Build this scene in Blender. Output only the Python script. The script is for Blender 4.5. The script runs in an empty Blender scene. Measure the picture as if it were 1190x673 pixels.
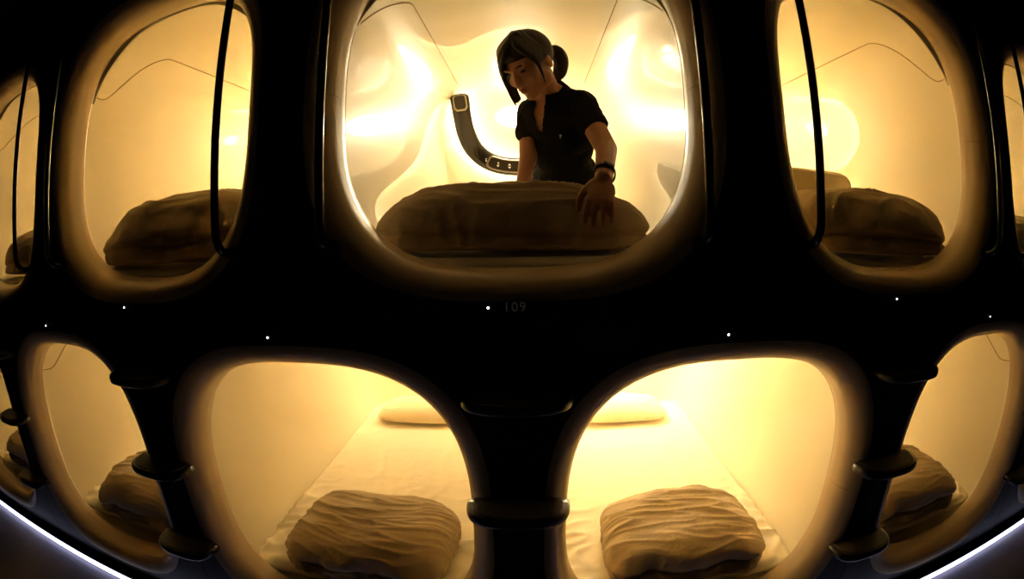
import bpy, bmesh, math, random
import numpy as np
from mathutils import Vector, Matrix, noise

C = bpy.context.scene.collection
PI = math.pi
W = 1.1                       # pitch of the capsules along the corridor
ZU, ZL = 1.66, 0.565          # centre heights of the two rows of openings

# ------------------------------------------------------------------ materials
def mat(name, col, rough=.5, spec=.5, coat=0., metal=0., emit=None, estr=0., sheen=0., coat_rough=.05):
    m = bpy.data.materials.new(name); m.use_nodes = True
    b = m.node_tree.nodes['Principled BSDF']
    b.inputs['Base Color'].default_value = (*col, 1)
    b.inputs['Roughness'].default_value = rough
    b.inputs['Specular IOR Level'].default_value = spec
    b.inputs['Coat Weight'].default_value = coat
    b.inputs['Coat Roughness'].default_value = coat_rough
    b.inputs['Metallic'].default_value = metal
    b.inputs['Sheen Weight'].default_value = sheen
    if emit:
        b.inputs['Emission Color'].default_value = (*emit, 1)
        b.inputs['Emission Strength'].default_value = estr
    return m

def node_noise(m, scale, amt, detail=4, bump=0., bscale=None, stretch=(1, 1, 1)):
    """gentle procedural mottling of the colour, plus an optional bump"""
    nt = m.node_tree; b = nt.nodes['Principled BSDF']
    tc = nt.nodes.new('ShaderNodeTexCoord'); mp = nt.nodes.new('ShaderNodeMapping')
    mp.inputs['Scale'].default_value = stretch
    nt.links.new(tc.outputs['Object'], mp.inputs['Vector'])
    n = nt.nodes.new('ShaderNodeTexNoise'); n.inputs['Scale'].default_value = scale; n.inputs['Detail'].default_value = detail
    nt.links.new(mp.outputs[0], n.inputs['Vector'])
    mx = nt.nodes.new('ShaderNodeMix'); mx.data_type = 'RGBA'
    c = b.inputs['Base Color'].default_value
    mx.inputs[6].default_value = tuple(x * (1 - amt) for x in c[:3]) + (1,)
    mx.inputs[7].default_value = tuple(min(1, x * (1 + amt)) for x in c[:3]) + (1,)
    nt.links.new(n.outputs['Fac'], mx.inputs[0]); nt.links.new(mx.outputs[2], b.inputs['Base Color'])
    if bump:
        n2 = nt.nodes.new('ShaderNodeTexNoise'); n2.inputs['Scale'].default_value = bscale or scale * 4; n2.inputs['Detail'].default_value = 5
        nt.links.new(mp.outputs[0], n2.inputs['Vector'])
        bp = nt.nodes.new('ShaderNodeBump'); bp.inputs['Strength'].default_value = bump; bp.inputs['Distance'].default_value = .01
        nt.links.new(n2.outputs['Fac'], bp.inputs['Height']); nt.links.new(bp.outputs[0], b.inputs['Normal'])
    return m

M = {}
M['shell'] = node_noise(mat('cream_shell', (.81, .73, .55), .36, .35, .5, coat_rough=.02), 2.0, .03)
M['rim'] = node_noise(mat('cream_rim', (.70, .53, .32), .38, .5, .25), 3.0, .03)
M['glint'] = mat('pale_glint_metal', (.95, .85, .68), .28, .5, metal=1.)
M['seam'] = mat('seam_gasket', (.42, .28, .12), .5)
M['black'] = node_noise(mat('black_panel', (.004, .004, .005), .42, .35, .0), 5, .3)
M['rail'] = mat('black_rail', (.006, .006, .007), .22, .5, .3)
M['step'] = node_noise(mat('black_step', (.012, .010, .009), .33, .5, .2), 12, .3)
M['pad'] = node_noise(mat('step_tread', (.05, .035, .025), .6, .4), 60, .25, bump=.3, bscale=300)
M['floor'] = node_noise(mat('dark_floor', (.13, .11, .15), .45, .4), 8, .25, bump=.15, bscale=60)
M['plaster'] = node_noise(mat('dark_paint', (.012, .012, .014), .8, .2), 6, .2)
M['duvet'] = node_noise(mat('beige_duvet_cotton', (.51, .39, .245), .85, .2, sheen=.15), 7, .05, bump=.25, bscale=45)
M['sheet'] = node_noise(mat('cream_sheet_cotton', (.86, .79, .65), .8, .25, sheen=.1), 5, .03, bump=.25, bscale=18)
M['pillow'] = node_noise(mat('pillow_cotton', (.80, .68, .48), .85, .2, sheen=.1), 5, .03, bump=.3, bscale=22)
M['panel'] = node_noise(mat('smoked_panel', (.018, .013, .009), .18, .5, .6), 8, .2)
M['silver'] = mat('brushed_silver', (.55, .5, .42), .3, .5, metal=1.)
M['glass'] = mat('dark_display', (.035, .028, .02), .12, .6, .5)
M['icon'] = mat('pale_icon', (.8, .78, .7), .5, emit=(1, .9, .75), estr=.25)
# the lamps of each capsule are dimmed separately: (oval lamp, light behind the control band)
DIM = {-2: (30, 60), -1: (30, 82), 0: (66, 15), 1: (28, 84), 2: (34, 64), -2.5: (20, 40), -1.5: (24, 48), -.5: (30, 52), .5: (78, 100), 1.5: (28, 54), 2.5: (20, 40)}
TINT = lambda k: (1.0, .86, .57) if isinstance(k, int) else (1.0, .89, .64) if k == .5 else (1.0, .85, .55)
LAMP = {k: (mat('warm_lamp', (1, .85, .6), .5, emit=TINT(k), estr=v[0]), mat('warm_back_light', (1, .85, .6), .5, emit=TINT(k), estr=v[1])) for k, v in DIM.items()}
M['lamp'], M['glow'] = LAMP[0]
M['led'] = mat('white_indicator', (1, 1, 1), .5, emit=(1, .92, .8), estr=7.)
M['strip'] = mat('floor_led_strip', (1, 1, 1), .5, emit=(.66, .70, 1.0), estr=4.5)
M['number'] = mat('self_lit_grey_lettering', (.030, .022, .022), .6, emit=(.5, .36, .34), estr=.022)  # weak emission added so the digits show on the unlit panel
M['skin'] = node_noise(mat('skin', (.50, .25, .14), .5, .4), 20, .08)
M['skin'].node_tree.nodes['Principled BSDF'].inputs['Subsurface Weight'].default_value = .08
M['skin'].node_tree.nodes['Principled BSDF'].inputs['Subsurface Radius'].default_value = (.02, .008, .004)
M['hair'] = node_noise(mat('dark_brown_hair', (.014, .006, .004), .42, .3), 40, .4, bump=.4, bscale=90, stretch=(1, 1, .25))
M['shirt'] = node_noise(mat('black_polo_cotton', (.010, .009, .010), .9, .15), 60, .2, bump=.2, bscale=40)
M['trousers'] = node_noise(mat('black_trousers', (.008, .008, .010), .85, .2), 60, .2)
M['watch'] = mat('black_watch', (.008, .007, .007), .35, .5)
M['lips'] = mat('lips', (.32, .08, .06), .5)
M['eye'] = mat('dark_eye', (.02, .012, .01), .2)
M['logo'] = mat('pale_emblem', (.75, .7, .6), .6)

# ------------------------------------------------------------------ helpers
def link(name, verts, faces, m, parent=None, smooth=True, loc=None):
    me = bpy.data.meshes.new(name); me.from_pydata([tuple(v) for v in verts], [], faces); me.update()
    me.materials.append(m)
    bm = bmesh.new(); bm.from_mesh(me); bmesh.ops.recalc_face_normals(bm, faces=bm.faces); bm.to_mesh(me); bm.free()
    if smooth: me.shade_smooth()
    o = bpy.data.objects.new(name, me); C.objects.link(o)
    if parent: o.parent = parent
    if loc: o.location = loc
    return o

def obj(name, bm, m, parent=None, smooth=True):
    me = bpy.data.meshes.new(name); bmesh.ops.recalc_face_normals(bm, faces=bm.faces); bm.to_mesh(me); bm.free()
    me.materials.append(m)
    if smooth: me.shade_smooth()
    o = bpy.data.objects.new(name, me); C.objects.link(o)
    if parent: o.parent = parent
    return o

def tag(o, label=None, cat=None, group=None, kind=None):
    if label: o['label'] = label
    if cat: o['category'] = cat
    if group: o['group'] = group
    if kind: o['kind'] = kind
    return o

def empty(name, loc):
    o = bpy.data.objects.new(name, None); C.objects.link(o); o.location = loc; o.empty_display_size = .1
    return o

def copy_tree(o, parent=None):
    c = o.copy(); C.objects.link(c); c.parent = parent
    for ch in list(o.children): copy_tree(ch, c)
    return c

def box_bm(x0, x1, y0, y1, z0, z1, bev=0, seg=2):
    bm = bmesh.new(); bmesh.ops.create_cube(bm, size=1)
    for v in bm.verts:
        v.co = Vector(((x0 + x1) / 2 + v.co.x * (x1 - x0), (y0 + y1) / 2 + v.co.y * (y1 - y0), (z0 + z1) / 2 + v.co.z * (z1 - z0)))
    if bev: bmesh.ops.bevel(bm, geom=bm.edges[:], offset=bev, segments=seg, affect='EDGES', profile=.5)
    return bm

def frames(pts, closed=False):
    pts = [Vector(p) for p in pts]; n = len(pts); out = []
    prev = None
    for i in range(n):
        a = pts[(i - 1) % n] if (closed or i > 0) else pts[i]
        b = pts[(i + 1) % n] if (closed or i < n - 1) else pts[i]
        t = (b - a).normalized()
        if prev is None:
            up = Vector((0, 0, 1)) if abs(t.z) < .9 else Vector((1, 0, 0))
            nn = (up - t * up.dot(t)).normalized()
        else:
            nn = (prev - t * prev.dot(t)).normalized()
        prev = nn
        out.append((pts[i], t, nn, t.cross(nn)))
    return out

def sweep(pts, r, seg=10, closed=False, radii=None):
    """tube along points; returns verts, faces"""
    fr = frames(pts, closed); V = []; F = []
    for i, (p, t, n, b) in enumerate(fr):
        rr = radii[i] if radii else r
        for k in range(seg):
            a = 2 * PI * k / seg
            V.append(p + n * (math.cos(a) * rr) + b * (math.sin(a) * rr))
    m = len(fr)
    for i in range(m if closed else m - 1):
        j = (i + 1) % m
        for k in range(seg):
            l = (k + 1) % seg
            F.append((i * seg + k, i * seg + l, j * seg + l, j * seg + k))
    if not closed:
        F.append(tuple(range(seg))); F.append(tuple((m - 1) * seg + k for k in range(seg)))
    return V, F

def smooth_path(pts, n=12):
    """Catmull-Rom through the points"""
    P = [Vector(p) for p in pts]; P = [P[0] * 2 - P[1]] + P + [P[-1] * 2 - P[-2]]; out = []
    for i in range(1, len(P) - 2):
        for k in range(n):
            t = k / n; a, b, c, d = P[i - 1], P[i], P[i + 1], P[i + 2]
            out.append(.5 * ((2 * b) + (c - a) * t + (2 * a - 5 * b + 4 * c - d) * t * t + (3 * b - a - 3 * c + d) * t ** 3))
    out.append(P[-2]); return out

def sgn(v): return -1 if v < 0 else 1
def sup(a, b, n, phi):
    c, s = math.cos(phi), math.sin(phi)
    return a * sgn(c) * abs(c) ** (2 / n), b * sgn(s) * abs(s) ** (2 / n)

def sstep(a, b, x):
    t = max(0, min(1, (x - a) / (b - a))); return t * t * (3 - 2 * t)

# ------------------------------------------------------------------ the capsule
SEAM_Y = .125
A0, B0, N0 = .425, .435, 2.9       # opening at the seam
A1, B1, N1 = .492, .500, 3.7       # full section inside
Y_B, Y_E = 1.72, 2.06
def section(y):
    t = sstep(SEAM_Y, .168, y)
    a = A0 + (A1 - A0) * t; b = B0 + (B1 - B0) * t; n = N0 + (N1 - N0) * t
    s = 1.
    if y > Y_B:
        q = min(1, (y - Y_B) / (Y_E - Y_B)); s = max(0, 1 - q ** 2.3) ** (1 / 2.3)
    return a * s, b * s, n, s
NP = 144
def angles(n=NP):
    # evenly spaced in arc: reparametrise the superellipse
    return [2 * PI * k / n for k in range(n)]
def ring_pts(a, b, n, N=NP):
    # points spread evenly along the superellipse outline
    M_ = 1440; P = [sup(a, b, n, 2 * PI * k / M_) for k in range(M_)]; P.append(P[0])
    L = [0]
    for i in range(M_): L.append(L[-1] + math.dist(P[i], P[i + 1]))
    out = []; j = 0
    for k in range(N):
        d = L[-1] * k / N
        while L[j + 1] < d: j += 1
        f = (d - L[j]) / max(1e-12, L[j + 1] - L[j])
        out.append((P[j][0] + (P[j + 1][0] - P[j][0]) * f, P[j][1] + (P[j + 1][1] - P[j][1]) * f))
    return out

def loft(rings):
    V = []; F = []; n = len(rings[0])
    for r in rings: V += r
    for i in range(len(rings) - 1):
        for k in range(n):
            l = (k + 1) % n
            F.append((i * n + k, i * n + l, (i + 1) * n + l, (i + 1) * n + k))
    return V, F

def wall_x(y, z):      # half width of the shell at depth y and height z (relative to centre)
    a, b, n, s = section(y)
    q = 1 - abs(z / b) ** n
    return a * max(0, q) ** (1 / n)
def wall_z(y, x):
    a, b, n, s = section(y)
    return b * max(0, 1 - abs(x / a) ** n) ** (1 / n)
def back_y(x, z):      # depth at which the closed back end meets (x, z)
    lo, hi = .2, Y_E
    for _ in range(40):
        m_ = (lo + hi) / 2; a, b, n, s = section(m_)
        inside = a > 1e-6 and abs(x / a) ** n + abs(z / b) ** n < 1
        if inside: lo = m_
        else: hi = m_
    return lo

# --- shell
ys = [SEAM_Y, SEAM_Y + .004] + list(np.linspace(SEAM_Y + .01, .21, 10)) + list(np.linspace(.27, Y_B, 20))
for q in np.linspace(0, 1, 22)[1:-1]:
    ys.append(Y_B + (Y_E - Y_B) * math.sin(q * PI / 2))
rings = []
for y in ys:
    a, b, n, s = section(y); rings.append([(x, y, z) for x, z in ring_pts(a, b, n)])
V, F = loft(rings)
V.append((0, Y_E, 0)); c = len(V) - 1; base = (len(rings) - 1) * NP
F += [(base + k, base + (k + 1) % NP, c) for k in range(NP)]
shell_V, shell_F = V, F

# --- rim: rounded lip from the black panel in to the seam
FA, FB = .060, .075
prof = []
for q in np.linspace(0, 1, 12):
    t = q * PI / 2; prof.append((FA * (1 - math.sin(t)), FB * (1 - math.cos(t))))
prof = [(p_, y_ - .002) for p_, y_ in prof] + [(-.0015, .09), (-.002, .105), (-.0005, .117), (0, SEAM_Y)]
rings = []
for off, y in prof:
    rings.append([(x, y, z) for x, z in ring_pts(A0 + off, B0 + off, N0 + off * 2)])
rim_V, rim_F = loft(rings)

def holed_panel(hw, z0, z1):
    """rectangle with the opening cut out, thickness 15 mm, centre of the opening at the origin"""
    hole = ring_pts(A0 + FA, B0 + FA, N0 + FA * 2); outer = []
    for x, z in hole:
        # shoot from the centre to the rectangle
        tx = hw / abs(x) if abs(x) > 1e-9 else 1e9
        tz = (z1 / z) if z > 1e-9 else ((z0 / z) if z < -1e-9 else 1e9)
        t = min(tx, tz); outer.append([x * t, z * t])
    for cx, cz in ((hw, z1), (-hw, z1), (-hw, z0), (hw, z0)):   # snap the nearest to the corners
        j = min(range(NP), key=lambda i: (outer[i][0] - cx) ** 2 + (outer[i][1] - cz) ** 2); outer[j] = [cx, cz]
    rr = [[(x, .016, z) for x, z in hole], [(x, 0, z) for x, z in hole], [(x, 0, z) for x, z in outer], [(x, .016, z) for x, z in outer]]
    return loft(rr)

# --- control band: a J of smoked plastic that stands off the back wall
J_xz = smooth_path([(-.362, 0, .425), (-.357, 0, .375), (-.349, 0, .30), (-.335, 0, .21), (-.300, 0, .125), (-.235, 0, .060), (-.150, 0, .022), (-.05, 0, .008), (.06, 0, .006), (.155, 0, .012)], 8)
def jy(x, z, gap):
    return min(1.74 + (0.43 - z) * .55, back_y(x, z) - gap) if z > .0 else back_y(x, z) - gap
def band(path, w, gap, t, w_end=1.):
    """flat band (width w, thickness t) following the J in front of the back wall"""
    V = []; F = []; m = len(path)
    for i in range(m):
        a = path[max(0, i - 1)]; b = path[min(m - 1, i + 1)]
        tx, tz = b.x - a.x, b.z - a.z; L = math.hypot(tx, tz); nx, nz = -tz / L, tx / L
        e = min(i, m - 1 - i) ; sc = [.55, .82, .94][e] if e < 3 else 1.
        p = path[i]
        prof = [(-.5, .35), (-.44, 0), (-.2, -.12), (.2, -.12), (.44, 0), (.5, .35), (.42, 1), (-.42, 1)]
        for u, v in prof:
            x = p.x + nx * u * w * sc; z = p.z + nz * u * w * sc
            V.append((x, jy(p.x, p.z, gap) + v * t, z))
    k = 8
    for i in range(m - 1):
        for j in range(k):
            F.append((i * k + j, i * k + (j + 1) % k, (i + 1) * k + (j + 1) % k, (i + 1) * k + j))
    F.append(tuple(range(k))); F.append(tuple((m - 1) * k + j for j in range(k)))
    return V, F

def on_band(x_from, x_to, by='i'):
    return J_xz[x_from:x_to]

def make_capsule():
    root = empty('sleeping_capsule', (0, 0, 0))
    link('shell', shell_V, shell_F, M['shell'], root)
    rim = link('rim', rim_V, rim_F, M['rim'], root)
    # joint between the two halves of the rim
    for s in (-1, 1):
        pts = [(s * (A0 + off + .0005), y - .0004, 0.0) for off, y in prof[5:-3]]
        V, F = sweep(pts, .0011, 6); link('joint', V, F, M['seam'], rim)
    # thin metal bead added along the seam to catch a bright glint
    V, F = sweep([(x, SEAM_Y, z) for x, z in ring_pts(A0 + .0004, B0 + .0004, N0)], .0013, 8, True)
    link('glint_bead', V, F, M['glint'], root)
    # roll screen housing: a crescent behind the upper corners of the rim
    fr = ring_pts(A0, B0, N0, 240); V = []; F = []; cnt = 0
    seq = [i for i in range(240) if fr[i][1] > .20]
    for i in seq:
        x, z = fr[i]; ang = math.degrees(math.atan2(z, abs(x)))
        w = -.012 + .029 * max(0, math.sin(PI * max(0, min(1, (ang - 22) / 56)))) ** 1.3 + .012 * sstep(60, 80, ang)
        L = math.hypot(x, z)
        for yy, ww in ((SEAM_Y + .014, -.02), (SEAM_Y + .014, w), (SEAM_Y + .022, w * 1.02), (SEAM_Y + .030, -.02)):
            V.append((x - x / L * ww, yy, z - z / L * ww))
    m = len(seq)
    for i in range(m - 1):
        for j in range(4):
            F.append((i * 4 + j, i * 4 + (j + 1) % 4, (i + 1) * 4 + (j + 1) % 4, (i + 1) * 4 + j))
    F.append((0, 1, 2, 3)); F.append(tuple((m - 1) * 4 + j for j in range(4)))
    link('screen_housing', V, F, M['shell'], root, smooth=False)
    # seams of the ceiling panel: from the rim up the corner and back along the ceiling
    for s in (-1, 1):
        Q = []
        for y in list(np.linspace(.135, .56, 60)) + list(np.linspace(.59, 1.66, 30)):
            th = math.radians(29.5 - 1.5 * math.sin(PI * sstep(.13, .34, y)) + 22.8 * sstep(.24, .54, y)); a, b, n, q = section(y)
            if y > .56: th = math.atan2(wall_z(y, .352), .352)
            cc, ss = math.cos(th), math.sin(th); rad = 1 / ((cc / a) ** n + (ss / b) ** n) ** (1 / n) * .9985
            Q.append(Vector((s * rad * cc, y, rad * ss)))
        V, F = sweep(Q, .0022, 6); link('ceiling_seam', V, F, M['seam'], root)
    # control band
    V, F = band(J_xz, .112, .055, .018); pan = link('control_panel', V, F, M['panel'], root)
    # lamp: glowing strip on the rear of the band, shining on the wall behind
    path = J_xz[6:-3]
    V = []; F = []
    for i, p in enumerate(path):
        a = path[max(0, i - 1)]; b = path[min(len(path) - 1, i + 1)]
        L = math.hypot(b.x - a.x, b.z - a.z); nx, nz = -(b.z - a.z) / L, (b.x - a.x) / L
        yy = jy(p.x, p.z, .055) + .022
        for u, v in ((-.5, 0), (.5, 0), (.5, .006), (-.5, .006)):
            V.append((p.x + nx * u * .07, yy + v, p.z + nz * u * .07))
    m = len(path)
    for i in range(m - 1):
        for j in range(4): F.append((i * 4 + j, i * 4 + (j + 1) % 4, (i + 1) * 4 + (j + 1) % 4, (i + 1) * 4 + j))
    F.append((0, 1, 2, 3)); F.append(tuple((m - 1) * 4 + j for j in range(4)))
    link('back_light', V, F, M['glow'], root, smooth=False)
    # oval lamp set into the upper back wall at the head end
    V = [(0, 0, .325)]; F = []; nr, na = 6, 48
    V[0] = (0, back_y(0, .325) - .016, .325)
    for i in range(1, nr + 1):
        for k in range(na):
            a = 2 * PI * k / na; q = i / nr; x = .165 * q * math.cos(a); z = .325 + .058 * q * math.sin(a)
            V.append((x, back_y(x, z) - .003 - .013 * math.sqrt(max(0, 1 - q * q)), z))
    for k in range(na): F.append((0, 1 + k, 1 + (k + 1) % na))
    for i in range(nr - 1):
        for k in range(na): F.append((1 + i * na + k, 1 + i * na + (k + 1) % na, 1 + (i + 1) * na + (k + 1) % na, 1 + (i + 1) * na + k))
    link('lamp', V, F, M['lamp'], root)
    # a thin lit slot along the top edge of the horizontal part
    # display in a silver frame at the top of the band
    def plate(name, i0, i1, w, lift, t, m_, parent, rnd=True):
        pth = J_xz[i0:i1]; V = []; F = []; mm = len(pth)
        for i, p in enumerate(pth):
            a = pth[max(0, i - 1)]; b = pth[min(mm - 1, i + 1)]
            L = math.hypot(b.x - a.x, b.z - a.z); nx, nz = -(b.z - a.z) / L, (b.x - a.x) / L
            e = min(i, mm - 1 - i); sc = ([.62, .9][e] if e < 2 else 1.) if rnd else 1.
            yy = jy(p.x, p.z, .055) - lift
            for u, v in ((-.5, 0), (-.47, -t), (.47, -t), (.5, 0), (.5, .004), (-.5, .004)):
                V.append((p.x + nx * u * w * sc, yy + v, p.z + nz * u * w * sc))
        for i in range(mm - 1):
            for j in range(6): F.append((i * 6 + j, i * 6 + (j + 1) % 6, (i + 1) * 6 + (j + 1) % 6, (i + 1) * 6 + j))
        F.append(tuple(range(6))); F.append(tuple((mm - 1) * 6 + j for j in range(6)))
        return link(name, V, F, m_, parent, smooth=False)
    plate('display_frame', 1, 14, .080, .003, .002, M['silver'], pan)
    plate('display', 2, 13, .066, .0062, .001, M['glass'], pan)
    plate('button_plate_frame', 42, 72, .082, .003, .002, M['silver'], pan)
    plate('button_plate', 43, 71, .066, .0062, .001, M['glass'], pan)
    # small pale icons on the plate: arrows and a lamp mark
    def icon(x, kind):
        z = next(p.z for p in J_xz if p.x >= x); y = jy(x, z, .055) - .0085; bm = bmesh.new()
        def quad(pts):
            vs = [bm.verts.new((x + a, y, z + b)) for a, b in pts]; vt = [bm.verts.new((x + a, y + .002, z + b)) for a, b in pts]
            n = len(vs); bm.faces.new(vs); bm.faces.new(vt[::-1])
            for i in range(n): bm.faces.new((vs[i], vs[(i + 1) % n], vt[(i + 1) % n], vt[i]))
        if kind == 'up':
            quad([(-.012, .004), (0, .018), (.012, .004)]); quad([(-.004, -.018), (.004, -.018), (.004, .004), (-.004, .004)])
        elif kind == 'pair':
            quad([(-.009, .004), (0, .016), (.009, .004)]); quad([(-.009, -.004), (.009, -.004), (0, -.016)])
        else:
            quad([(-.003, -.008), (.003, -.008), (.003, .002), (-.003, .002)]); quad([(-.004, .006), (.004, .006), (.004, .011), (-.004, .011)])
        obj('icon', bm, M['icon'], pan, smooth=False)
    for x, k in ((-.225, 'bar'), (-.155, 'pair'), (-.085, 'pair'), (.005, 'bar'), (.085, 'up')): icon(x, k)
    return root

def add_panel(root, upper):
    if upper: V, F = holed_panel(W / 2 - .0015, 1.1135 - ZU, 2.42 - ZU)
    else: V, F = holed_panel(W / 2 - .0015, .045 - ZL, 1.1105 - ZL)
    return V, F

caps = {}
proto = make_capsule()
Vu, Fu = add_panel(proto, True); pu = link('front_panel', Vu, Fu, M['black'], proto, smooth=False)
Vl, Fl = add_panel(proto, False)
lower_mesh = None
UP = {-2: 'upper sleeping capsule at the far left edge, cut by the frame',
      -1: 'upper sleeping capsule holding a large brown bundle, between the woman and the left edge',
      0: 'upper sleeping capsule with the woman kneeling inside, above the number 109',
      1: 'upper sleeping capsule with a bundle and pillow behind, to the right of the woman',
      2: 'upper sleeping capsule seen as a thin sliver at the right edge'}
LO = {-2.5: 'lower sleeping capsule cut off by the left edge above the floor light strip',
      -1.5: 'narrow lower sleeping capsule left of the wide tan duvet one, behind three steps',
      -.5: 'wide lower sleeping capsule left of the central steps, dimmer of the wide pair',
      .5: 'wide lower sleeping capsule right of the central steps, brighter of the wide pair',
      1.5: 'narrow lower sleeping capsule near the right edge, behind the right-hand steps',
      2.5: 'lower sleeping capsule barely seen at the right edge above the light strip'}
for i, k in enumerate((0, -2, -1, 1, 2)):
    r = proto if i == 0 else copy_tree(proto)
    r.location = (k * W, 0, ZU); tag(r, UP[k], 'sleeping capsule', 'sleeping capsules in two rows along the corridor'); caps[k] = r
for k in LO:
    r = copy_tree(proto)
    for ch in list(r.children):
        if ch.name.startswith('screen_housing'): bpy.data.objects.remove(ch); continue
        if ch.name.startswith('front_panel'):
            if lower_mesh is None:
                me = bpy.data.meshes.new('front_panel'); me.from_pydata(Vl, [], Fl); me.materials.append(M['black']); lower_mesh = me
                bm = bmesh.new(); bm.from_mesh(me); bmesh.ops.recalc_face_normals(bm, faces=bm.faces); bm.to_mesh(me); bm.free()
            ch.data = lower_mesh
    r.location = (k * W, 0, ZL); tag(r, LO[k], 'sleeping capsule', 'sleeping capsules in two rows along the corridor'); caps[k] = r

for k, r in caps.items():
    for ch in r.children:
        q = 0 if ch.name.startswith('lamp') else 1 if ch.name.startswith('back_light') else None
        if q is not None: ch.material_slots[0].link = 'OBJECT'; ch.material_slots[0].material = LAMP[k][q]
# ------------------------------------------------------------------ mattresses
MT = .368                   # the mattress top lies this far under the capsule's centre
def mattress_mesh(seed, MT, TH):
    nx, ny = 90, 150; V = []; F = []; y0, y1 = .174, 1.87
    top = []
    def hw(y):
        z = -MT - .02
        return max(.05, min(.452, wall_x(y, z) - .010))
    for j in range(ny + 1):
        y = y0 + (y1 - y0) * (j / ny)
        h = hw(y)
        for i in range(nx + 1):
            u = -1 + 2 * i / nx; x = u * h
            e = min((1 - abs(u)) * h, y - y0, y1 - y)
            r = .020; d = max(0, r - e); z = -MT - (r - math.sqrt(max(0, r * r - d * d))) * .9
            p = Vector((x * 3.2 + seed, y * 2.0, seed * 1.7))
            w1 = noise.noise(p + Vector((noise.noise(p * 1.3) * 1.2, 0, 0))); fold = (1 - abs(w1)) ** 7
            near = 1 - sstep(.35, 1.2, y); edge = sstep(.25, .44, abs(x))
            q = Vector((x * 9 + y * 5 * sgn(x), y * 11, seed + 3))
            fine = (1 - abs(noise.noise(q))) ** 5
            z += .004 * fold * max(.2, sstep(.5, .65, y)) + (.0025 + .018 * near * edge) * fine * (.3 + near) * (.0 + 1. * max(sstep(.26, .34, abs(x)), sstep(.55, .65, y))) + .003 * noise.noise(Vector((x * 2, y * 2, seed)))
            V.append((x, y, z))
    def idx(i, j): return j * (nx + 1) + i
    for j in range(ny):
        for i in range(nx): F.append((idx(i, j), idx(i + 1, j), idx(i + 1, j + 1), idx(i, j + 1)))
    # skirt to the underside
    bord = [idx(i, 0) for i in range(nx + 1)] + [idx(nx, j) for j in range(1, ny + 1)] + [idx(i, ny) for i in range(nx - 1, -1, -1)] + [idx(0, j) for j in range(ny - 1, 0, -1)]
    b0 = len(V)
    for b in bord:
        x, y, z = V[b]; yb = min(y, 1.80); V.append((max(-1, min(1, x / hw(y))) * min(.9 * hw(y), max(.05, wall_x(yb, -MT - TH) - .014)), yb + (.004 if y < .2 else 0), -MT - TH))
    n = len(bord)
    for i in range(n): F.append((bord[i], bord[(i + 1) % n], b0 + (i + 1) % n, b0 + i))
    F.append(tuple(range(b0, b0 + n)))
    return V, F
names = {-2: 'upper capsule cut by the left edge', -1: 'upper capsule left of the woman', 0: 'woman\'s capsule', 1: 'upper capsule right of the woman', 2: 'upper capsule at the right edge',
         -2.5: 'lower capsule cut by the left edge', -1.5: 'narrow lower capsule behind the left steps', -.5: 'wide lower capsule left of the central steps',
         .5: 'wide lower capsule right of the central steps', 1.5: 'narrow lower capsule behind the right steps', 2.5: 'lower capsule cut by the right edge'}
mats_ = {}
Vm1 = mattress_mesh(1.3, MT + .045, .032); Vm2 = mattress_mesh(5.1, MT, .048)
ma = link('mattress', *Vm1, M['sheet']); mb = link('mattress', *Vm2, M['sheet'])
for i, k in enumerate(caps):
    src = ma if int(2 * k) % 2 == 0 else mb
    o = src if k in (0, .5) else src.copy()
    if o is not src: C.objects.link(o)
    o.location = (k * W, 0, ZU if isinstance(k, int) else ZL)
    tag(o, 'cream sheeted mattress on the floor of the ' + names[k], 'mattress', 'sheeted mattresses in the capsules')

# ------------------------------------------------------------------ duvets
def supbox(n):
    """cube sphere grid of unit directions with faces"""
    V = {}; F = []; L = []
    def key(p): return (round(p[0], 6), round(p[1], 6), round(p[2], 6))
    for ax in range(3):
        for s in (-1, 1):
            g = []
            for i in range(n + 1):
                row = []
                for j in range(n + 1):
                    u = math.tan((-1 + 2 * i / n) * PI / 4); v = math.tan((-1 + 2 * j / n) * PI / 4); p = [0, 0, 0]
                    p[ax] = s; p[(ax + 1) % 3] = u; p[(ax + 2) % 3] = v
                    kk = key(p)
                    if kk not in V: V[kk] = len(L); L.append(p)
                    row.append(V[kk])
                g.append(row)
            for i in range(n):
                for j in range(n): F.append((g[i][j], g[i + 1][j], g[i + 1][j + 1], g[i][j + 1]))
    return L, F
SB = supbox(72)

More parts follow.
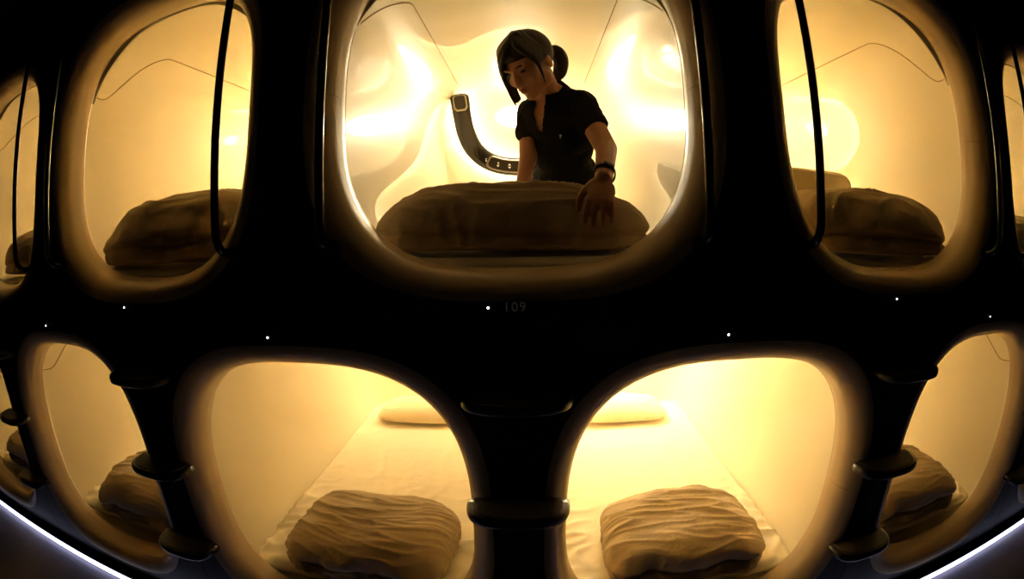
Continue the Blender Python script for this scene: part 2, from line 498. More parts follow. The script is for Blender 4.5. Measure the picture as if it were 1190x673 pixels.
def duvet(seed, w, d, h, crease=.40, droop=(1, 1), lump=0., amp=1., dent=None, pin=1., flare=0.):
    L, F = SB; V = []
    rnd = random.Random(seed); sx = rnd.uniform(-20, 20)
    for p in L:
        x, y, z = p
        nn = (abs(x) ** 4.6 + abs(y) ** 4.6 + abs(z) ** 3.2) ** (1 / 4.1)
        x, y, z = x / nn, y / nn, z / nn
        nrm = Vector((x * abs(x) ** 1.6 / w, y * abs(y) ** 1.6 / d, z * abs(z) * 1.1 / h)).normalized()
        X, Y = x * w / 2, y * d / 2
        # height profile: plump in the middle, lower towards the ends
        ends = 1 - .30 * abs(x) ** 2.6 * (droop[0] if x < 0 else droop[1]) - .10 * (y ** 2) + lump * math.exp(-((x - .35) / .45) ** 2)
        zz = .16 * (1 + z) if z < 0 else .16 + .84 * z   # 0 bottom ... 1 top
        Z = zz * h * ends
        side = 1 - abs(nrm.z)                 # 1 on the flanks
        # folded edge: the flank pinches between two layers
        cz = crease + .06 * noise.noise(Vector((X * 4 + sx, Y * 4, 1))) + .03 * math.sin(X * 9 + sx)
        pinch = math.exp(-((zz - cz) / .065) ** 2) * side
        cz2 = cz + .30
        pinch2 = .22 * math.exp(-((zz - cz2) / .04) ** 2) * side * (1 if noise.noise(Vector((X * 3, sx, 2))) > -.1 else .3)
        off = -.016 * pin * pinch * (.35 + .65 * sstep(-.25, .3, noise.noise(Vector((X * 3.5, sx, 5)))))
        lower = side * (1 - sstep(cz - .02, cz + .05, zz))
        off -= .008 * lower
        # wrinkles: long creases across the top, gathers where the cloth turns over the edge
        up = max(0, nrm.z)
        bow = .10 * (X / w * 2) ** 2 * math.sin(sx) + .05 * X
        warp = noise.noise(Vector((X * 5, Y * 5, sx))) * .9
        r1 = (1 - abs(noise.noise(Vector((X * 2.6 + sx, (Y + bow) * 15 + warp, sx * .3)))) * 1.25) ** 5
        r2 = max(0, 1 - abs(noise.noise(Vector((X * 5 + sx * 2, (Y + bow) * 34 + warp * 2, Z * 8)))) * 1.3) ** 4
        ga = .35 + .65 * max(0, noise.noise(Vector((X * 4, sx, 8))) + .35)
        r3 = max(0, 1 - abs(noise.noise(Vector((X * 20 + warp * 1.5 + sx, Y * 20 + warp, Z * 7 + X * 4)))) * 1.3) ** 3
        r4 = max(0, 1 - abs(noise.noise(Vector((X * 42 + sx, Y * 42, Z * 14 + warp)))) * 1.3) ** 3
        m1 = sstep(-.3, .3, noise.noise(Vector((X * 3 + 5, Y * 4, sx))))
        off += amp * (up * (.009 * r1 * m1 + .0045 * r2) + side * ga * (.013 * r3 + .005 * r4) - .004 * side) + .006 * noise.noise(Vector((X * 4 + sx, Y * 4, Z * 4)))
        if zz < .04: off = min(off, 0)
        P = Vector((X, Y, Z)) + nrm * off
        if flare:      # the corners of the folded quilt stick out a little, the long sides sink in
            cn_ = (abs(x) * abs(y)) ** 3 * math.exp(-((zz - cz) / .30) ** 2)
            P.x += flare * .045 * cn_ * sgn(x) * (.5 + noise.noise(Vector((sgn(x) * 3, sgn(y) * 5, sx)))); P.y += flare * .030 * cn_ * sgn(y)
            fr_ = max(0, -nrm.y); P.y += flare * .020 * fr_ * noise.noise(Vector((P.x * 9 + sx, 3, P.z * 9))) * 2
            P.z += flare * .018 * noise.noise(Vector((P.x * 6, P.y * 6, sx))) * zz
        if dent:
            dd = math.exp(-((P.x - dent[0]) ** 2 + (P.y - dent[1]) ** 2 + (P.z - dent[2]) ** 2) / .085 ** 2); P += Vector((0, .046, -.014)) * dd
        if P.z < 0: P.z = 0
        V.append((P.x, P.y, P.z))
    return V, F

def put_duvet(k, seed, x, y, w, d, h, label, rot=0., **kw):
    V, F = duvet(seed, w, d, h, **kw)
    o = link('folded_duvet', V, F, M['duvet']); zc = (ZU - .045) if isinstance(k, int) else ZL
    o.location = (k * W + x, y, zc - MT + (.010 if isinstance(k, int) else .005)); o.rotation_euler.z = rot
    tag(o, label, 'duvet', 'folded duvets at the mouths of the capsules'); return o
put_duvet(0, 11, -.012, .368, .76, .36, .180, 'wide beige folded duvet under the woman\'s hands in the upper capsule', droop=(.5, 1.0), crease=.36, amp=1.6, pin=1., flare=.5, dent=(.200, -.175, .110))
put_duvet(-1, 23, .0, .34, .82, .38, .225, 'large dark beige folded duvet left of the woman, behind a black rail', rot=-.05, droop=(1.2, .2), crease=.36, amp=1.25, pin=1.1, flare=.8)
put_duvet(1, 37, .06, .33, .70, .36, .205, 'beige folded duvet with gathered rounded end, right of the woman', droop=(.3, .9), crease=.34, amp=1.25, pin=1.1, flare=.6)
put_duvet(-2, 41, .02, .36, .70, .38, .20, 'dark folded duvet in the upper capsule at the far left edge', crease=.4)
put_duvet(2, 43, .02, .36, .70, .38, .20, 'dark folded duvet in the upper capsule at the right edge', crease=.4)
put_duvet(-.5, 53, .02, .33, .60, .44, .17, 'tan square folded duvet left of the central steps, its front edge dark and gathered', rot=-.06, droop=(.7, .5), crease=.42, amp=1.35, pin=2.0, flare=1.2)
put_duvet(.5, 61, .015, .34, .58, .44, .17, 'pale square folded duvet right of the central steps', rot=-.03, droop=(.4, .8), crease=.40, amp=1.35, pin=1.8, flare=1.2)
put_duvet(-1.5, 71, .04, .36, .60, .46, .185, 'folded duvet with pointed corner behind the left-hand steps', rot=.04, droop=(.9, .4), crease=.42, amp=1.2, pin=1.6, flare=1.)
put_duvet(1.5, 83, -.02, .36, .60, .46, .185, 'folded duvet with frilly gathered side behind the right-hand steps', rot=-.04, droop=(.4, .8), crease=.42, amp=1.4, pin=1.6, flare=1.)
put_duvet(-2.5, 89, .02, .36, .58, .44, .18, 'small-looking folded duvet at the left edge behind a rounded step', crease=.42)
put_duvet(2.5, 97, .0, .36, .58, .44, .18, 'folded duvet in the lower capsule at the right edge', crease=.42)

# ------------------------------------------------------------------ pillows
def pillow(seed, w=.60, d=.36, h=.095):
    L, F = SB; V = []
    for p in L:
        x, y, z = p
        n2 = (abs(x) ** 4 + abs(y) ** 4 + abs(z) ** 4) ** .25; x, y, z = x / n2, y / n2, z / n2
        r = max(abs(x), abs(y)); th = (max(0, 1 - abs(x) ** 2.4) * max(0, 1 - abs(y) ** 2.4)) ** .42
        X = x * w / 2 * (1 - .05 * (1 - abs(y)) * 0 - .03 * (1 - y * y)); Y = y * d / 2 * (1 - .05 * (1 - x * x))
        Z = h * .5 + z * h * .5 * (.10 + .90 * th)
        q = Vector((X * 6 + seed, Y * 12, Z * 5)); k = (1 - abs(noise.noise(q))) ** 5
        rad = .006 * k + .004 * noise.noise(Vector((X * 9, Y * 9, seed)))
        Z += rad * (1 if z > 0 else 0); Z -= .035 * (1 - th) * (1 if z > -2 else 0) * .9
        V.append((X, Y + rad * .5, max(0, Z)))
    return V, F
po = link('pillow', *pillow(3.7), M['pillow'])
pls = [(-.5, -.03, 1.66, 'flat cream pillow at the head of the wide lower capsule left of the central steps'),
       (.5, -.02, 1.66, 'flat cream pillow at the head of the wide lower capsule right of the central steps'),
       (-1.5, .0, 1.66, 'cream pillow deep in the narrow lower capsule behind the left steps'),
       (1.5, .0, 1.66, 'cream pillow deep in the narrow lower capsule behind the right steps'),
       (1, .05, .80, 'cream pillow leaning behind the folded duvet in the upper capsule right of the woman')]
for i, (k, x, y, lab) in enumerate(pls):
    o = po if i == 0 else po.copy()
    if i: C.objects.link(o)
    o.location = (k * W + x, y, ((ZU - .045) if isinstance(k, int) else ZL) - MT + .012)
    if k == 1:      # stands on edge, leaning forward against the duvet
        o.rotation_euler = (math.radians(-50), 0, .06); o.location = (W - .05, .665, ZU - .045 - MT + .150)
    tag(o, lab, 'pillow', 'pillows on the mattresses')

# ------------------------------------------------------------------ rails and steps on the front
RX, RP = .407, .078
def rail_mesh():
    z0, z1 = 1.300 - ZU, 2.10 - ZU; pts = [(0, .0, z0 - .012), (0, -.02, z0 - .010)]
    for t in np.linspace(0, 1, 8): 
        a = t * PI / 2; pts.append((0, -.03 - (RP - .03) * math.sin(a), z0 + .045 - .052 * math.cos(a)))
    for z in np.linspace(z0 + .08, z1 - .08, 12): pts.append((0, -RP, z))
    for t in np.linspace(1, 0, 8):
        a = t * PI / 2; pts.append((0, -.03 - (RP - .03) * math.sin(a), z1 - .045 + .052 * math.cos(a)))
    pts += [(0, -.02, z1 + .010), (0, .0, z1 + .012)]
    return sweep(pts, .011, 14)
def flange(z):
    bm = bmesh.new(); bmesh.ops.create_cone(bm, cap_ends=True, segments=24, radius1=.018, radius2=.015, depth=.008)
    bmesh.ops.transform(bm, matrix=Matrix.Translation((0, -.004, z)) @ Matrix.Rotation(PI / 2, 4, 'X'), verts=bm.verts); return bm
rr = empty('grab_rail', (0, 0, ZU))
link('bar', *rail_mesh(), M['rail'], rr)
obj('flange', flange(1.29 - ZU), M['rail'], rr); obj('flange', flange(2.11 - ZU), M['rail'], rr)
cn = {-2: 'the upper capsule at the far left edge', -1: 'the large bundle capsule left of the woman', 0: 'the woman\'s capsule', 1: 'the upper capsule right of the woman', 2: 'the upper capsule at the right edge'}
first = True
for k in (-2, -1, 0, 1, 2):
    for s in (-1, 1):
        o = rr if first else copy_tree(rr); first = False
        o.location = (k * W + s * RX, 0, ZU)
        tag(o, 'black grab rail on the %s side of %s' % ('left' if s < 0 else 'right', cn[k]), 'grab rail', 'grab rails beside the upper capsules')

def stadium(w, d, N=40):
    """half-round tongue: straight against the wall, rounded towards the corridor"""
    pts = []
    n = 3.0
    for i in range(N + 1):
        a = PI + PI * i / N; x, y = sup(w / 2, d, n, a); pts.append((x, y))
    return pts
def step_body(w, d, t, z0):
    P = stadium(w, d); V = []; F = []; n = len(P); lay = []
    prof_ = [(.93, 0), (.985, .12), (1, .35), (1, .65), (.985, .88), (.93, 1)]
    for s, u in prof_:
        lay.append([(x * s, min(0, y * s), z0 + u * t) for x, y in P])
    for l in lay: V += l
    for i in range(len(lay) - 1):
        for k in range(n - 1): F.append((i * n + k, i * n + k + 1, (i + 1) * n + k + 1, (i + 1) * n + k))
        F.append((i * n + n - 1, i * n, (i + 1) * n, (i + 1) * n + n - 1))
    F.append(tuple(range(n))); F.append(tuple((len(lay) - 1) * n + k for k in range(n)))
    return V, F
SW, SD = .252, .105
st = empty('ladder_step', (0, 0, 0))
link('bracket', *step_body(SW, SD, .027, -.027), M['step'], st)
link('tread', *step_body(SW * .86, SD * .88, .004, -.001), M['pad'], st)
col_n = {-2: 'at the left edge of the picture', -1: 'beside the narrow lower capsule on the left', 0: 'on the central column under the number 109', 1: 'beside the narrow lower capsule on the right', 2: 'near the right edge'}
hn = ['top rounded black step of the column ', 'middle rounded black step of the column ', 'lowest rounded black step of the column ']
first = True
for k in (-2, -1, 0, 1, 2):
    for j, z in enumerate((.965, .672, .370)):
        o = st if first else copy_tree(st); first = False
        o.location = (k * W, 0, z); tag(o, hn[j] + col_n[k], 'step', 'climbing steps between the lower capsules')

# ------------------------------------------------------------------ indicator lights and the number
def led():
    bm = bmesh.new(); bmesh.ops.create_uvsphere(bm, u_segments=16, v_segments=10, radius=.0026)
    for v in bm.verts: v.co.y *= .5
    return bm
lo_ = obj('indicator_light', led(), M['led'])
lt = {0: 'tiny white indicator light just left of the number 109', -1: 'tiny white indicator light under the large bundle capsule left of the woman', 1: 'tiny white indicator light under the upper capsule right of the woman',
      -2: 'tiny white indicator light under the far left upper capsule', 2: 'tiny white indicator light under the far right upper capsule',
      -1.5: 'tiny white indicator light above the narrow lower capsule behind the left steps', -.5: 'tiny white indicator light above the wide lower capsule left of the central steps',
      .5: 'tiny white indicator light above the wide lower capsule right of the central steps', 1.5: 'tiny white indicator light above the narrow lower capsule behind the right steps'}
for i, k in enumerate(lt):
    o = lo_ if i == 0 else lo_.copy()
    if i: C.objects.link(o)
    o.location = (k * W - .0585, -.001, 1.152 if isinstance(k, int) else 1.0795)
    tag(o, lt[k], 'indicator light', 'indicator lights under the capsule numbers')
fc = bpy.data.curves.new('capsule_number', 'FONT'); fc.body = '109'; fc.size = .030; fc.extrude = .0006; fc.space_character = 1.15; fc.align_x = 'LEFT'; fc.align_y = 'CENTER'
tmp = bpy.data.objects.new('tmp_number', fc); C.objects.link(tmp); bpy.context.view_layer.update()
me = bpy.data.meshes.new_from_object(tmp.evaluated_get(bpy.context.evaluated_depsgraph_get())); bpy.data.objects.remove(tmp)
me.materials.clear(); me.materials.append(M['number'])
num = bpy.data.objects.new('capsule_number', me); C.objects.link(num)
num.rotation_euler = (PI / 2, 0, 0); num.location = (-.026, -.0008, 1.1525)
tag(num, 'faint grey number 109 on the black panel under the woman\'s capsule', 'number')

# ------------------------------------------------------------------ the woman
class Blob:
    """closed overlapping shapes fused by a voxel remesh into one continuous surface"""
    def __init__(s): s.bm = bmesh.new()
    def ell(s, c, r, R=None, sub=3):
        b = bmesh.new(); bmesh.ops.create_icosphere(b, subdivisions=sub, radius=1)
        m = Matrix.Translation(Vector(c)) @ (R.to_4x4() if R else Matrix.Identity(4)) @ Matrix.Diagonal((*r, 1))
        bmesh.ops.transform(b, matrix=m, verts=b.verts); me = bpy.data.meshes.new('t'); b.to_mesh(me); b.free(); s.bm.from_mesh(me); bpy.data.meshes.remove(me)
    def chain(s, pts, radii, seg=16, flat=None):
        """tapered limb: balls at the joints, cones between"""
        pts = [Vector(p) for p in pts]
        for i in range(len(pts) - 1):
            a, b = pts[i], pts[i + 1]; ra, rb = radii[i], radii[i + 1]
            n = max(2, int((b - a).length / (.45 * min(ra, rb))))
            n = min(n, 40)
            for k in range(n + 1):
                t = k / n; s.ell(a.lerp(b, t), (ra + (rb - ra) * t,) * 3, sub=2)
    def build(s, name, m, parent, voxel=.005, smooth=6, post=None):
        me = bpy.data.meshes.new(name); s.bm.to_mesh(me); s.bm.free()
        o = bpy.data.objects.new(name, me); C.objects.link(o)
        r = o.modifiers.new('r', 'REMESH'); r.mode = 'VOXEL'; r.voxel_size = voxel
        sm = o.modifiers.new('s', 'SMOOTH'); sm.iterations = smooth; sm.factor = .5
        bpy.context.view_layer.update()
        me2 = bpy.data.meshes.new_from_object(o.evaluated_get(bpy.context.evaluated_depsgraph_get()))
        o.modifiers.clear(); o.data = me2; bpy.data.meshes.remove(me); me2.name = name
        me2.materials.clear(); me2.materials.append(m)
        if post: post(me2)
        me2.shade_smooth()
        if parent:
            o.parent = parent; o.matrix_parent_inverse = parent.matrix_world.inverted()
        return o

# skeleton joints (world)
HC = Vector((.042, .520, 1.855))                       # centre of the head
hf = Vector((-.50, -.58, -.60)).normalized()           # where the face points
hu = (Vector((-.02, 0, 1)) - hf * Vector((-.02, 0, 1)).dot(hf)).normalized()
hs = hu.cross(hf) * -1                                  # her left
hs = hf.cross(hu) * -1 if hs.x < 0 else hs
if hs.x < 0: hs = -hs
HR = Matrix((hs, -hf, hu)).transposed()                # local x = her left, y = backwards, z = up
def H(x, y, z): return HC + hs * x + hf * y + hu * z   # y = forward
neck0 = Vector((.112, .640, 1.755)); chest = Vector((.140, .665, 1.66)); belly = Vector((.165, .78, 1.54)); pelv = Vector((.175, .89, 1.47))
RS, RE, RW = Vector((.042, .700, 1.722)), Vector((.032, .665, 1.562)), Vector((.010, .590, 1.448))
LS, LE, LWr = Vector((.214, .590, 1.730)), Vector((.276, .480, 1.560)), Vector((.228, .232, 1.446))
B = Blob()
# head
B.ell(H(0, -.012, .022), (.073, .090, .085), HR); B.ell(H(0, .030, -.020), (.058, .058, .080), HR)
B.ell(H(0, .040, -.070), (.037, .040, .032), HR); B.ell(H(0, .062, -.090), (.020, .018, .017), HR)
for s in (-1, 1):
    B.ell(H(s * .036, .060, -.030), (.022, .018, .022), HR, 2); B.ell(H(s * .045, .015, -.062), (.022, .038, .024), HR, 2)
    B.ell(H(s * .074, -.006, -.010), (.007, .016, .028), HR, 2); B.ell(H(s * .028, .076, .020), (.022, .010, .008), HR, 2)
B.chain([H(0, .084, .008), H(0, .098, -.028)], [.008, .012]); B.ell(H(0, .092, -.034), (.016, .012, .009), HR, 2)
B.ell(H(0, .083, -.056), (.018, .010, .005), HR, 2); B.ell(H(0, .080, -.065), (.016, .010, .005), HR, 2)
# neck, trunk
B.chain([H(0, -.025, -.055), neck0], [.045, .050])
TR = (LS - RS).normalized(); TU = (neck0 - pelv).normalized(); TF = TR.cross(TU).normalized()
if TF.y > 0: TF = -TF
TRm = Matrix((TR, TF, TR.cross(TF))).transposed()
def trunk(Bx, g=0.):
    for t, w_, d_ in ((0, .072, .060), (.12, .120, .078), (.25, .138, .088), (.4, .130, .092), (.55, .108, .084), (.7, .100, .082), (.85, .132, .100), (1., .150, .110)):
        P = [neck0, chest, belly, pelv]; q = t * 3; i = min(2, int(q)); c_ = P[i].lerp(P[i + 1], q - i)
        Bx.ell(c_, (w_ + g, d_ + g, .075 + g), TRm)
trunk(B)
B.chain([neck0 - TU * .03, RS], [.045, .044]); B.chain([neck0 - TU * .03, LS], [.045, .046])
B.chain([RS, RE], [.042, .034]); B.chain([RE, RW], [.033, .023])
B.chain([LS, LE], [.044, .036]); B.chain([LE, LWr], [.036, .025])
# hands: palm, four fingers and a thumb each
def hand(wr, palm_dir, across, down, curl, s=1.):
    pd = palm_dir.normalized(); ac = (across - pd * across.dot(pd)).normalized(); dn = pd.cross(ac); 
    if dn.dot(down) < 0: dn = -dn
    pc = wr + pd * .045
    R = Matrix((ac, pd, dn)).transposed()
    B.ell(wr + pd * .012, (.024, .03, .016), R, 2); B.ell(pc, (.037, .044, .0135), R); B.ell(wr + pd * .070, (.038, .018, .011), R, 2)
    for i, (o_, ln) in enumerate(((-.030, .060), (-.0105, .070), (.0105, .066), (.029, .052))):
        p0 = wr + pd * .075 + ac * o_; d = pd + ac * (o_ * 4.5); d.normalize(); pts = [p0]; a = 0.
        for f_, c_ in ((.45, curl * .8), (.30, curl * 1.1), (.25, curl)):
            a += c_; pts.append(pts[-1] + (d * math.cos(a) + dn * math.sin(a)) * ln * f_)
        B.chain(pts, [.0092, .0085, .0078, .0068])
    tp = [wr + pd * .018 - ac * .024, wr + pd * .042 - ac * .048 + dn * .008, wr + pd * .066 - ac * .058 + dn * .020, wr + pd * .086 - ac * .056 + dn * .030]
    B.chain(tp, [.014, .0115, .0098, .008])
hand(LWr, Vector((-.20, -.50, -.75)), Vector((1, -.2, 0)), Vector((0, .3, -1)), .42)
hand(RW, Vector((-.04, -.03, -1)), Vector((-1, 0, 0)), Vector((0, -1, 0)), .10)
# kneeling legs
BED = ZU - .045 - MT
kn = []
for s in (-1, 1):
    hip = pelv + TR * (.085 * s) + Vector((0, .0, -.02)); knee = Vector((.155 + s * .15, .665, BED + .076)); ank = Vector((.16 + s * .085, .985, BED + .052)); toe = Vector((.16 + s * .06, 1.13, BED + .038))
    kn.append((hip, knee, ank, toe))
    B.chain([hip, knee], [.082, .058]); B.chain([knee, knee.lerp(ank, .35), ank], [.054, .050, .034]); B.chain([ank, ank.lerp(toe, .55), toe], [.032, .032, .020])
woman = empty('person', (.17, .9, BED))
bpy.context.view_layer.update()
body = B.build('body', M['skin'], woman, voxel=.0045, smooth=5)
tag(woman, 'person with ponytail in a black polo shirt, leaning over and smoothing the duvet', 'person')
# face details
for s in (-1, 1):
    b = Blob(); b.ell(H(s * .029, .0795, .002), (.012, .004, .0045), HR, 2); b.build('eye', M['eye'], woman, .0012, 1)
    b = Blob(); b.chain([H(s * .014, .087, .020), H(s * .030, .086, .025), H(s * .045, .074, .021)], [.0022, .0028, .0018]); b.build('eyebrow', M['hair'], woman, .0012, 1)
b = Blob(); b.ell(H(0, .0905, -.056), (.017, .0045, .0042), HR, 2); b.ell(H(0, .0875, -.0645), (.015, .0045, .0048), HR, 2); b.build('lips', M['lips'], woman, .0015, 2)
# hair: cap, fringe and ponytail
b = Blob()
b.ell(H(0, -.022, .032), (.079, .090, .086), HR, 4); b.ell(H(0, .018, .064), (.068, .066, .050), HR, 4)
def lock(P, r0, r1):
    pth = smooth_path([H(*p) for p in P], 5); m_ = len(pth)
    b.chain(pth, [r0 + (r1 - r0) * (i / (m_ - 1)) ** 1.4 for i in range(m_)])
# fringe swept from a parting on her left across the brow towards her right cheek
for i in range(9):
    q = i / 8; x0 = .030 - .03 * q
    lock([(x0, .030 - .03 * q, .112), (-.012 - .030 * q, .078 - .030 * q, .078 + .004 * q), (-.050 - .016 * q, .074 - .046 * q, .030), (-.068 - .004 * q, .070 - .035 * q, -.030 - .01 * q), (-.066 - .002 * q, .074 - .030 * q, -.088 + .014 * math.sin(i * 2.1))], .017, .0045)
for i in range(5):
    q = i / 4
    lock([(.020, .045 - .01 * q, .108), (.0 - .01 * q, .086 - .004 * q, .072), (-.034 - .012 * q, .088 - .008 * q, .040 - .006 * q), (-.058 - .004 * q, .080 - .006 * q, .0 - .012 * q)], .014, .004)
for i in range(6):
    q = i / 5
    lock([(.022, .040 - .04 * q, .110), (.050, .066 - .05 * q, .080), (.068, .058 - .06 * q, .040), (.074, .042 - .06 * q, .006 + .006 * q)], .016, .006)
lock([(.060, .060, .050), (.073, .052, .010), (.071, .050, -.030), (.066, .052, -.062)], .008, .0022)
lock([(-.068, .062, -.02), (-.066, .078, -.07), (-.058, .088, -.118)], .009, .0018)
lock([(-.070, .045, -.02), (-.072, .062, -.06), (-.070, .078, -.108)], .009, .0018)
hair = b.build('hair', M['hair'], woman, voxel=.0035, smooth=3)
b = Blob()
pt = [H(.018, -.098, .055)]
PT = [Vector((.106, .600, 1.920)), Vector((.132, .618, 1.936)), Vector((.150, .630, 1.916)), Vector((.155, .634, 1.885)), Vector((.152, .632, 1.852)), Vector((.143, .626, 1.826))]
pth = smooth_path(PT, 5); m_ = len(pth)
b.chain(pth, [.018 + .012 * math.sin(PI * min(1, i / (m_ - 1) * 1.1)) - .012 * (i / (m_ - 1)) ** 3 for i in range(m_)])
b.chain([PT[3] + Vector((-.012, .004, 0)), PT[5] + Vector((-.016, .008, .005))], [.018, .008])
b.build('ponytail', M['hair'], woman, .0035, 3)
V, F = sweep([PT[0].lerp(PT[1], .55) + (Vector((math.cos(a) * .0, math.sin(a) * .021, math.cos(a) * .021))) for a in np.linspace(0, 2 * PI, 17)[:-1]], .004, 8, True)
link('hair_tie', V, F, M['watch'], woman).matrix_parent_inverse = woman.matrix_world.inverted()
# polo shirt
b = Blob(); trunk(b, .008)
b.chain([neck0 - TU * .035, RS], [.050, .052]); b.chain([neck0 - TU * .035, LS], [.052, .055])
b.chain([RS, RS.lerp(RE, .44)], [.052, .050]); b.chain([LS, LS.lerp(LE, .44)], [.055, .052])
def wrinkle(me):
    for v in me.vertices:
        p = Vector(v.co); r = (1 - abs(noise.noise(Vector((p.x * 9, p.y * 9, p.z * 16))))) ** 4
        v.co += v.normal * (.005 * r - .001)
    # open the neck: a V down the front
    b_ = bmesh.new(); b_.from_mesh(me); vb = neck0 - TU * .058
    kill = []
    for f_ in b_.faces:
        p = f_.calc_center_median() - vb; hgt = p.dot(TU)
        if p.dot(TF) > .02 and hgt > 0 and abs(p.dot(TR)) < .006 + hgt * .30: kill.append(f_)
        elif (f_.calc_center_median() - neck0).dot(TU) > .055: kill.append(f_)
    bmesh.ops.delete(b_, geom=kill, context='FACES'); b_.to_mesh(me); b_.free()
shirt = b.build('polo_shirt', M['shirt'], woman, .005, 4, wrinkle)
# collar: two leaves opening at the front, placket and small emblem
cf = (chest + TF * .0)
fwd = TF
def collar(s):
    V = []; F = []; n = 14
    for i in range(n + 1):
        t = i / n; a = PI * .14 + t * PI * .86           # from the front round to the nape
        dirv = TF * math.cos(a) + TR * (s * math.sin(a))
        c0 = neck0 + TU * (.028 + .020 * t) + TF * (.012 * (1 - t))
        up = c0 + dirv * .056 + TU * .010; dn = c0 + dirv * (.074 + .012 * (1 - t)) - TU * (.020 + .012 * (1 - t) ** 2)
        nrm = dirv
        V += [up, dn, dn + nrm * .003, up + nrm * .003]
    for i in range(n):
        for j in range(4): F.append((i * 4 + j, i * 4 + (j + 1) % 4, (i + 1) * 4 + (j + 1) % 4, (i + 1) * 4 + j))
    F.append((0, 1, 2, 3)); F.append(tuple(n * 4 + j for j in range(4)))
    o = link('collar', V, F, M['shirt'], shirt); o.matrix_parent_inverse = Matrix.Identity(4)
    return o
for s in (-1, 1): collar(s)
from mathutils.bvhtree import BVHTree
bt = BVHTree.FromPolygons([v.co for v in shirt.data.vertices], [p.vertices for p in shirt.data.polygons])
o_ = chest + TU * .012 + TR * .038 + TF * .4
hit, nr_, _, _ = bt.ray_cast(o_, -TF)
if hit:
    Vq = []; ou = (TU - nr_ * TU.dot(nr_)).normalized(); ov = ou.cross(nr_)
    for a_, b_ in ((-.004, .006), (.003, .008), (.006, .003), (.002, .0), (.001, -.008), (-.002, -.008), (-.002, .001), (.002, .004)): Vq.append(hit + nr_ * .0015 + ov * a_ + ou * b_)
    Vq += [v_ - nr_ * .0025 for v_ in Vq[:8]]
    Fq = [tuple(range(8)), tuple(range(15, 7, -1))] + [(i, (i + 1) % 8, 8 + (i + 1) % 8, 8 + i) for i in range(8)]
    lg = link('emblem', Vq, Fq, M['logo'], shirt, smooth=False); lg.matrix_parent_inverse = Matrix.Identity(4)
# trousers
b = Blob()
b.ell(pelv, (.165, .125, .10), TRm); b.ell(belly.lerp(pelv, .75), (.142, .112, .06), TRm)
for hip, knee, ank, toe in kn:
    b.chain([hip, knee], [.090, .066]); b.chain([knee, knee.lerp(ank, .35), ank], [.064, .060, .044])
b.build('trousers', M['trousers'], woman, .006, 4)
# wristwatch on the near wrist
wd = (LWr - LE).normalized(); wc = LE.lerp(LWr, .86); n1 = wd.orthogonal().normalized(); n2 = wd.cross(n1)
V, F = [], []
for i in range(28):
    a = 2 * PI * i / 28; dr = n1 * math.cos(a) + n2 * math.sin(a)
    for rr_, w_ in ((.0275, -.011), (.0315, -.010), (.0315, .010), (.0275, .011)): V.append(wc + dr * rr_ + wd * w_)
for i in range(28):
    for j in range(4): F.append((i * 4 + j, i * 4 + (j + 1) % 4, ((i + 1) % 28) * 4 + (j + 1) % 4, ((i + 1) % 28) * 4 + j))
wt = link('wristwatch', V, F, M['watch'], woman); wt.matrix_parent_inverse = woman.matrix_world.inverted()
b = Blob(); upw = Vector((.35, -.5, .75)); upw = (upw - wd * upw.dot(wd)).normalized()
b.ell(wc + upw * .031, (.017, .017, .006), Matrix((wd, upw.cross(wd), upw)).transposed())
bpy.context.view_layer.update()
fo = b.build('dial', M['watch'], None, .0015, 1); fo.parent = wt; fo.matrix_parent_inverse = wt.matrix_world.inverted()

# ------------------------------------------------------------------ the corridor
X0, X1, YF = -3.6, 3.6, -2.0
def struct(name, bm, m): o = obj(name, bm, m, smooth=False); o['kind'] = 'structure'; return o
struct('floor', box_bm(X0, X1, YF, 2.3, -.06, 0), M['floor'])
struct('ceiling', box_bm(X0, X1, YF, 2.3, 2.42, 2.5), M['plaster'])
struct('wall_front', box_bm(X0, X1, YF - .08, YF, 0, 2.42), M['plaster'])
struct('wall_back', box_bm(X0, X1, 2.2, 2.3, 0, 2.42), M['plaster'])
struct('wall_left', box_bm(X0 - .08, X0, YF, 2.3, 0, 2.42), M['plaster'])
struct('wall_right', box_bm(X1, X1 + .08, YF, 2.3, 0, 2.42), M['plaster'])
struct('baseboard_capsules', box_bm(X0, X1, -.001, .02, 0, .043), M['black'])
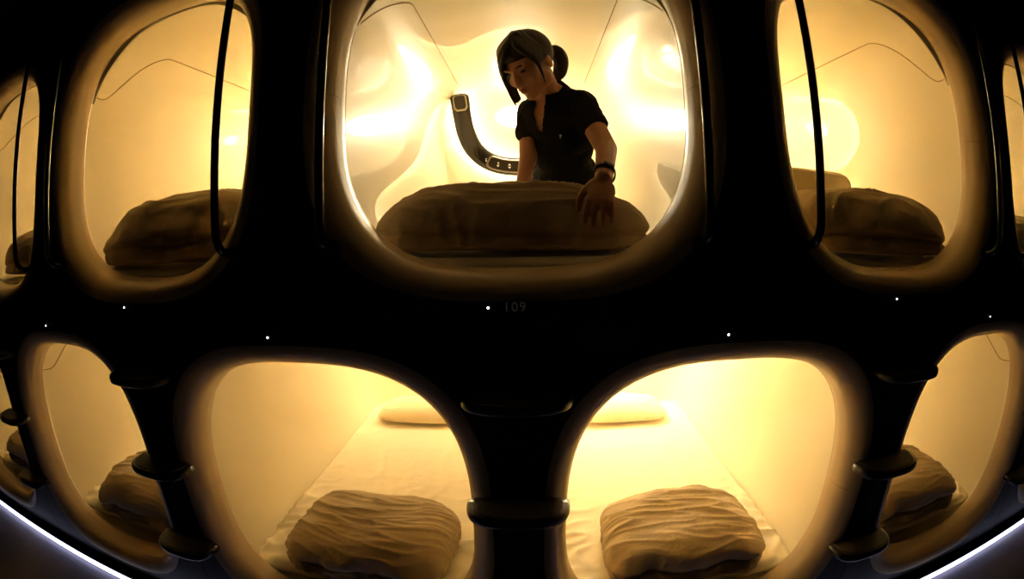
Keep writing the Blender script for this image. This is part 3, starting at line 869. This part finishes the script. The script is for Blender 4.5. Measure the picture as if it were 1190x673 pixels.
# light strip along the foot of the capsule wall
sr = empty('floor_light_strip', (0, -.03, 0))
o = obj('light_block_lip', box_bm(X0, X1, -.0475, -.030, .0, .029, .001), M['rail'], sr); o.matrix_parent_inverse = Matrix.Translation((0, .03, 0))  # lip added to block the strip's light from the capsule wall
o = obj('diffuser', box_bm(X0, X1, -.056, -.048, .003, .026, .001), M['strip'], sr); o.matrix_parent_inverse = Matrix.Translation((0, .03, 0))
o = obj('channel', box_bm(X0, X1, -.056, -.030, .0, .0025, .001), M['rail'], sr); o.matrix_parent_inverse = Matrix.Translation((0, .03, 0))
tag(sr, 'glowing bluish white light strip on the floor along the foot of the capsules', 'light strip')

# ------------------------------------------------------------------ camera, world, colour
w = bpy.data.worlds.new('world'); bpy.context.scene.world = w; w.use_nodes = True
w.node_tree.nodes['Background'].inputs[0].default_value = (.0, .0, .0, 1); w.node_tree.nodes['Background'].inputs[1].default_value = 0
cd = bpy.data.cameras.new('camera'); cam = bpy.data.objects.new('camera', cd); C.objects.link(cam)
cd.type = 'PANO'
for tgt in (cd, getattr(cd, 'cycles', None)):
    if tgt is None: continue
    try:
        tgt.panorama_type = 'FISHEYE_EQUISOLID'; tgt.fisheye_lens = 577.75 * 36 / 1190; tgt.fisheye_fov = PI
    except Exception: pass
cd.sensor_width = 36; cd.sensor_fit = 'HORIZONTAL'; cd.clip_start = .02; cd.clip_end = 50
yaw, pitch, roll = -.0394, -.1398, -.018
cy, sy, cp, sp = math.cos(yaw), math.sin(yaw), math.cos(pitch), math.sin(pitch)
f = Vector((sy * cp, cy * cp, sp)); r = Vector((cy, -sy, 0)); u = r.cross(f)
r2 = r * math.cos(roll) + u * math.sin(roll); u2 = u * math.cos(roll) - r * math.sin(roll)
cam.matrix_world = Matrix.Translation((.0352, -1.0524, 1.3394)) @ Matrix((r2, u2, -f)).transposed().to_4x4()
S = bpy.context.scene; S.camera = cam
S.view_settings.view_transform = 'Standard'; S.view_settings.look = 'None'; S.view_settings.gamma = 1; S.view_settings.use_curve_mapping = False
S.view_settings.exposure = 0.
S.render.engine = 'CYCLES'
cy_ = S.cycles; cy_.max_bounces = 14; cy_.diffuse_bounces = 8; cy_.glossy_bounces = 5; cy_.transmission_bounces = 2
cy_.use_denoising = True; cy_.sample_clamp_indirect = 60; cy_.caustics_reflective = False; cy_.caustics_refractive = False
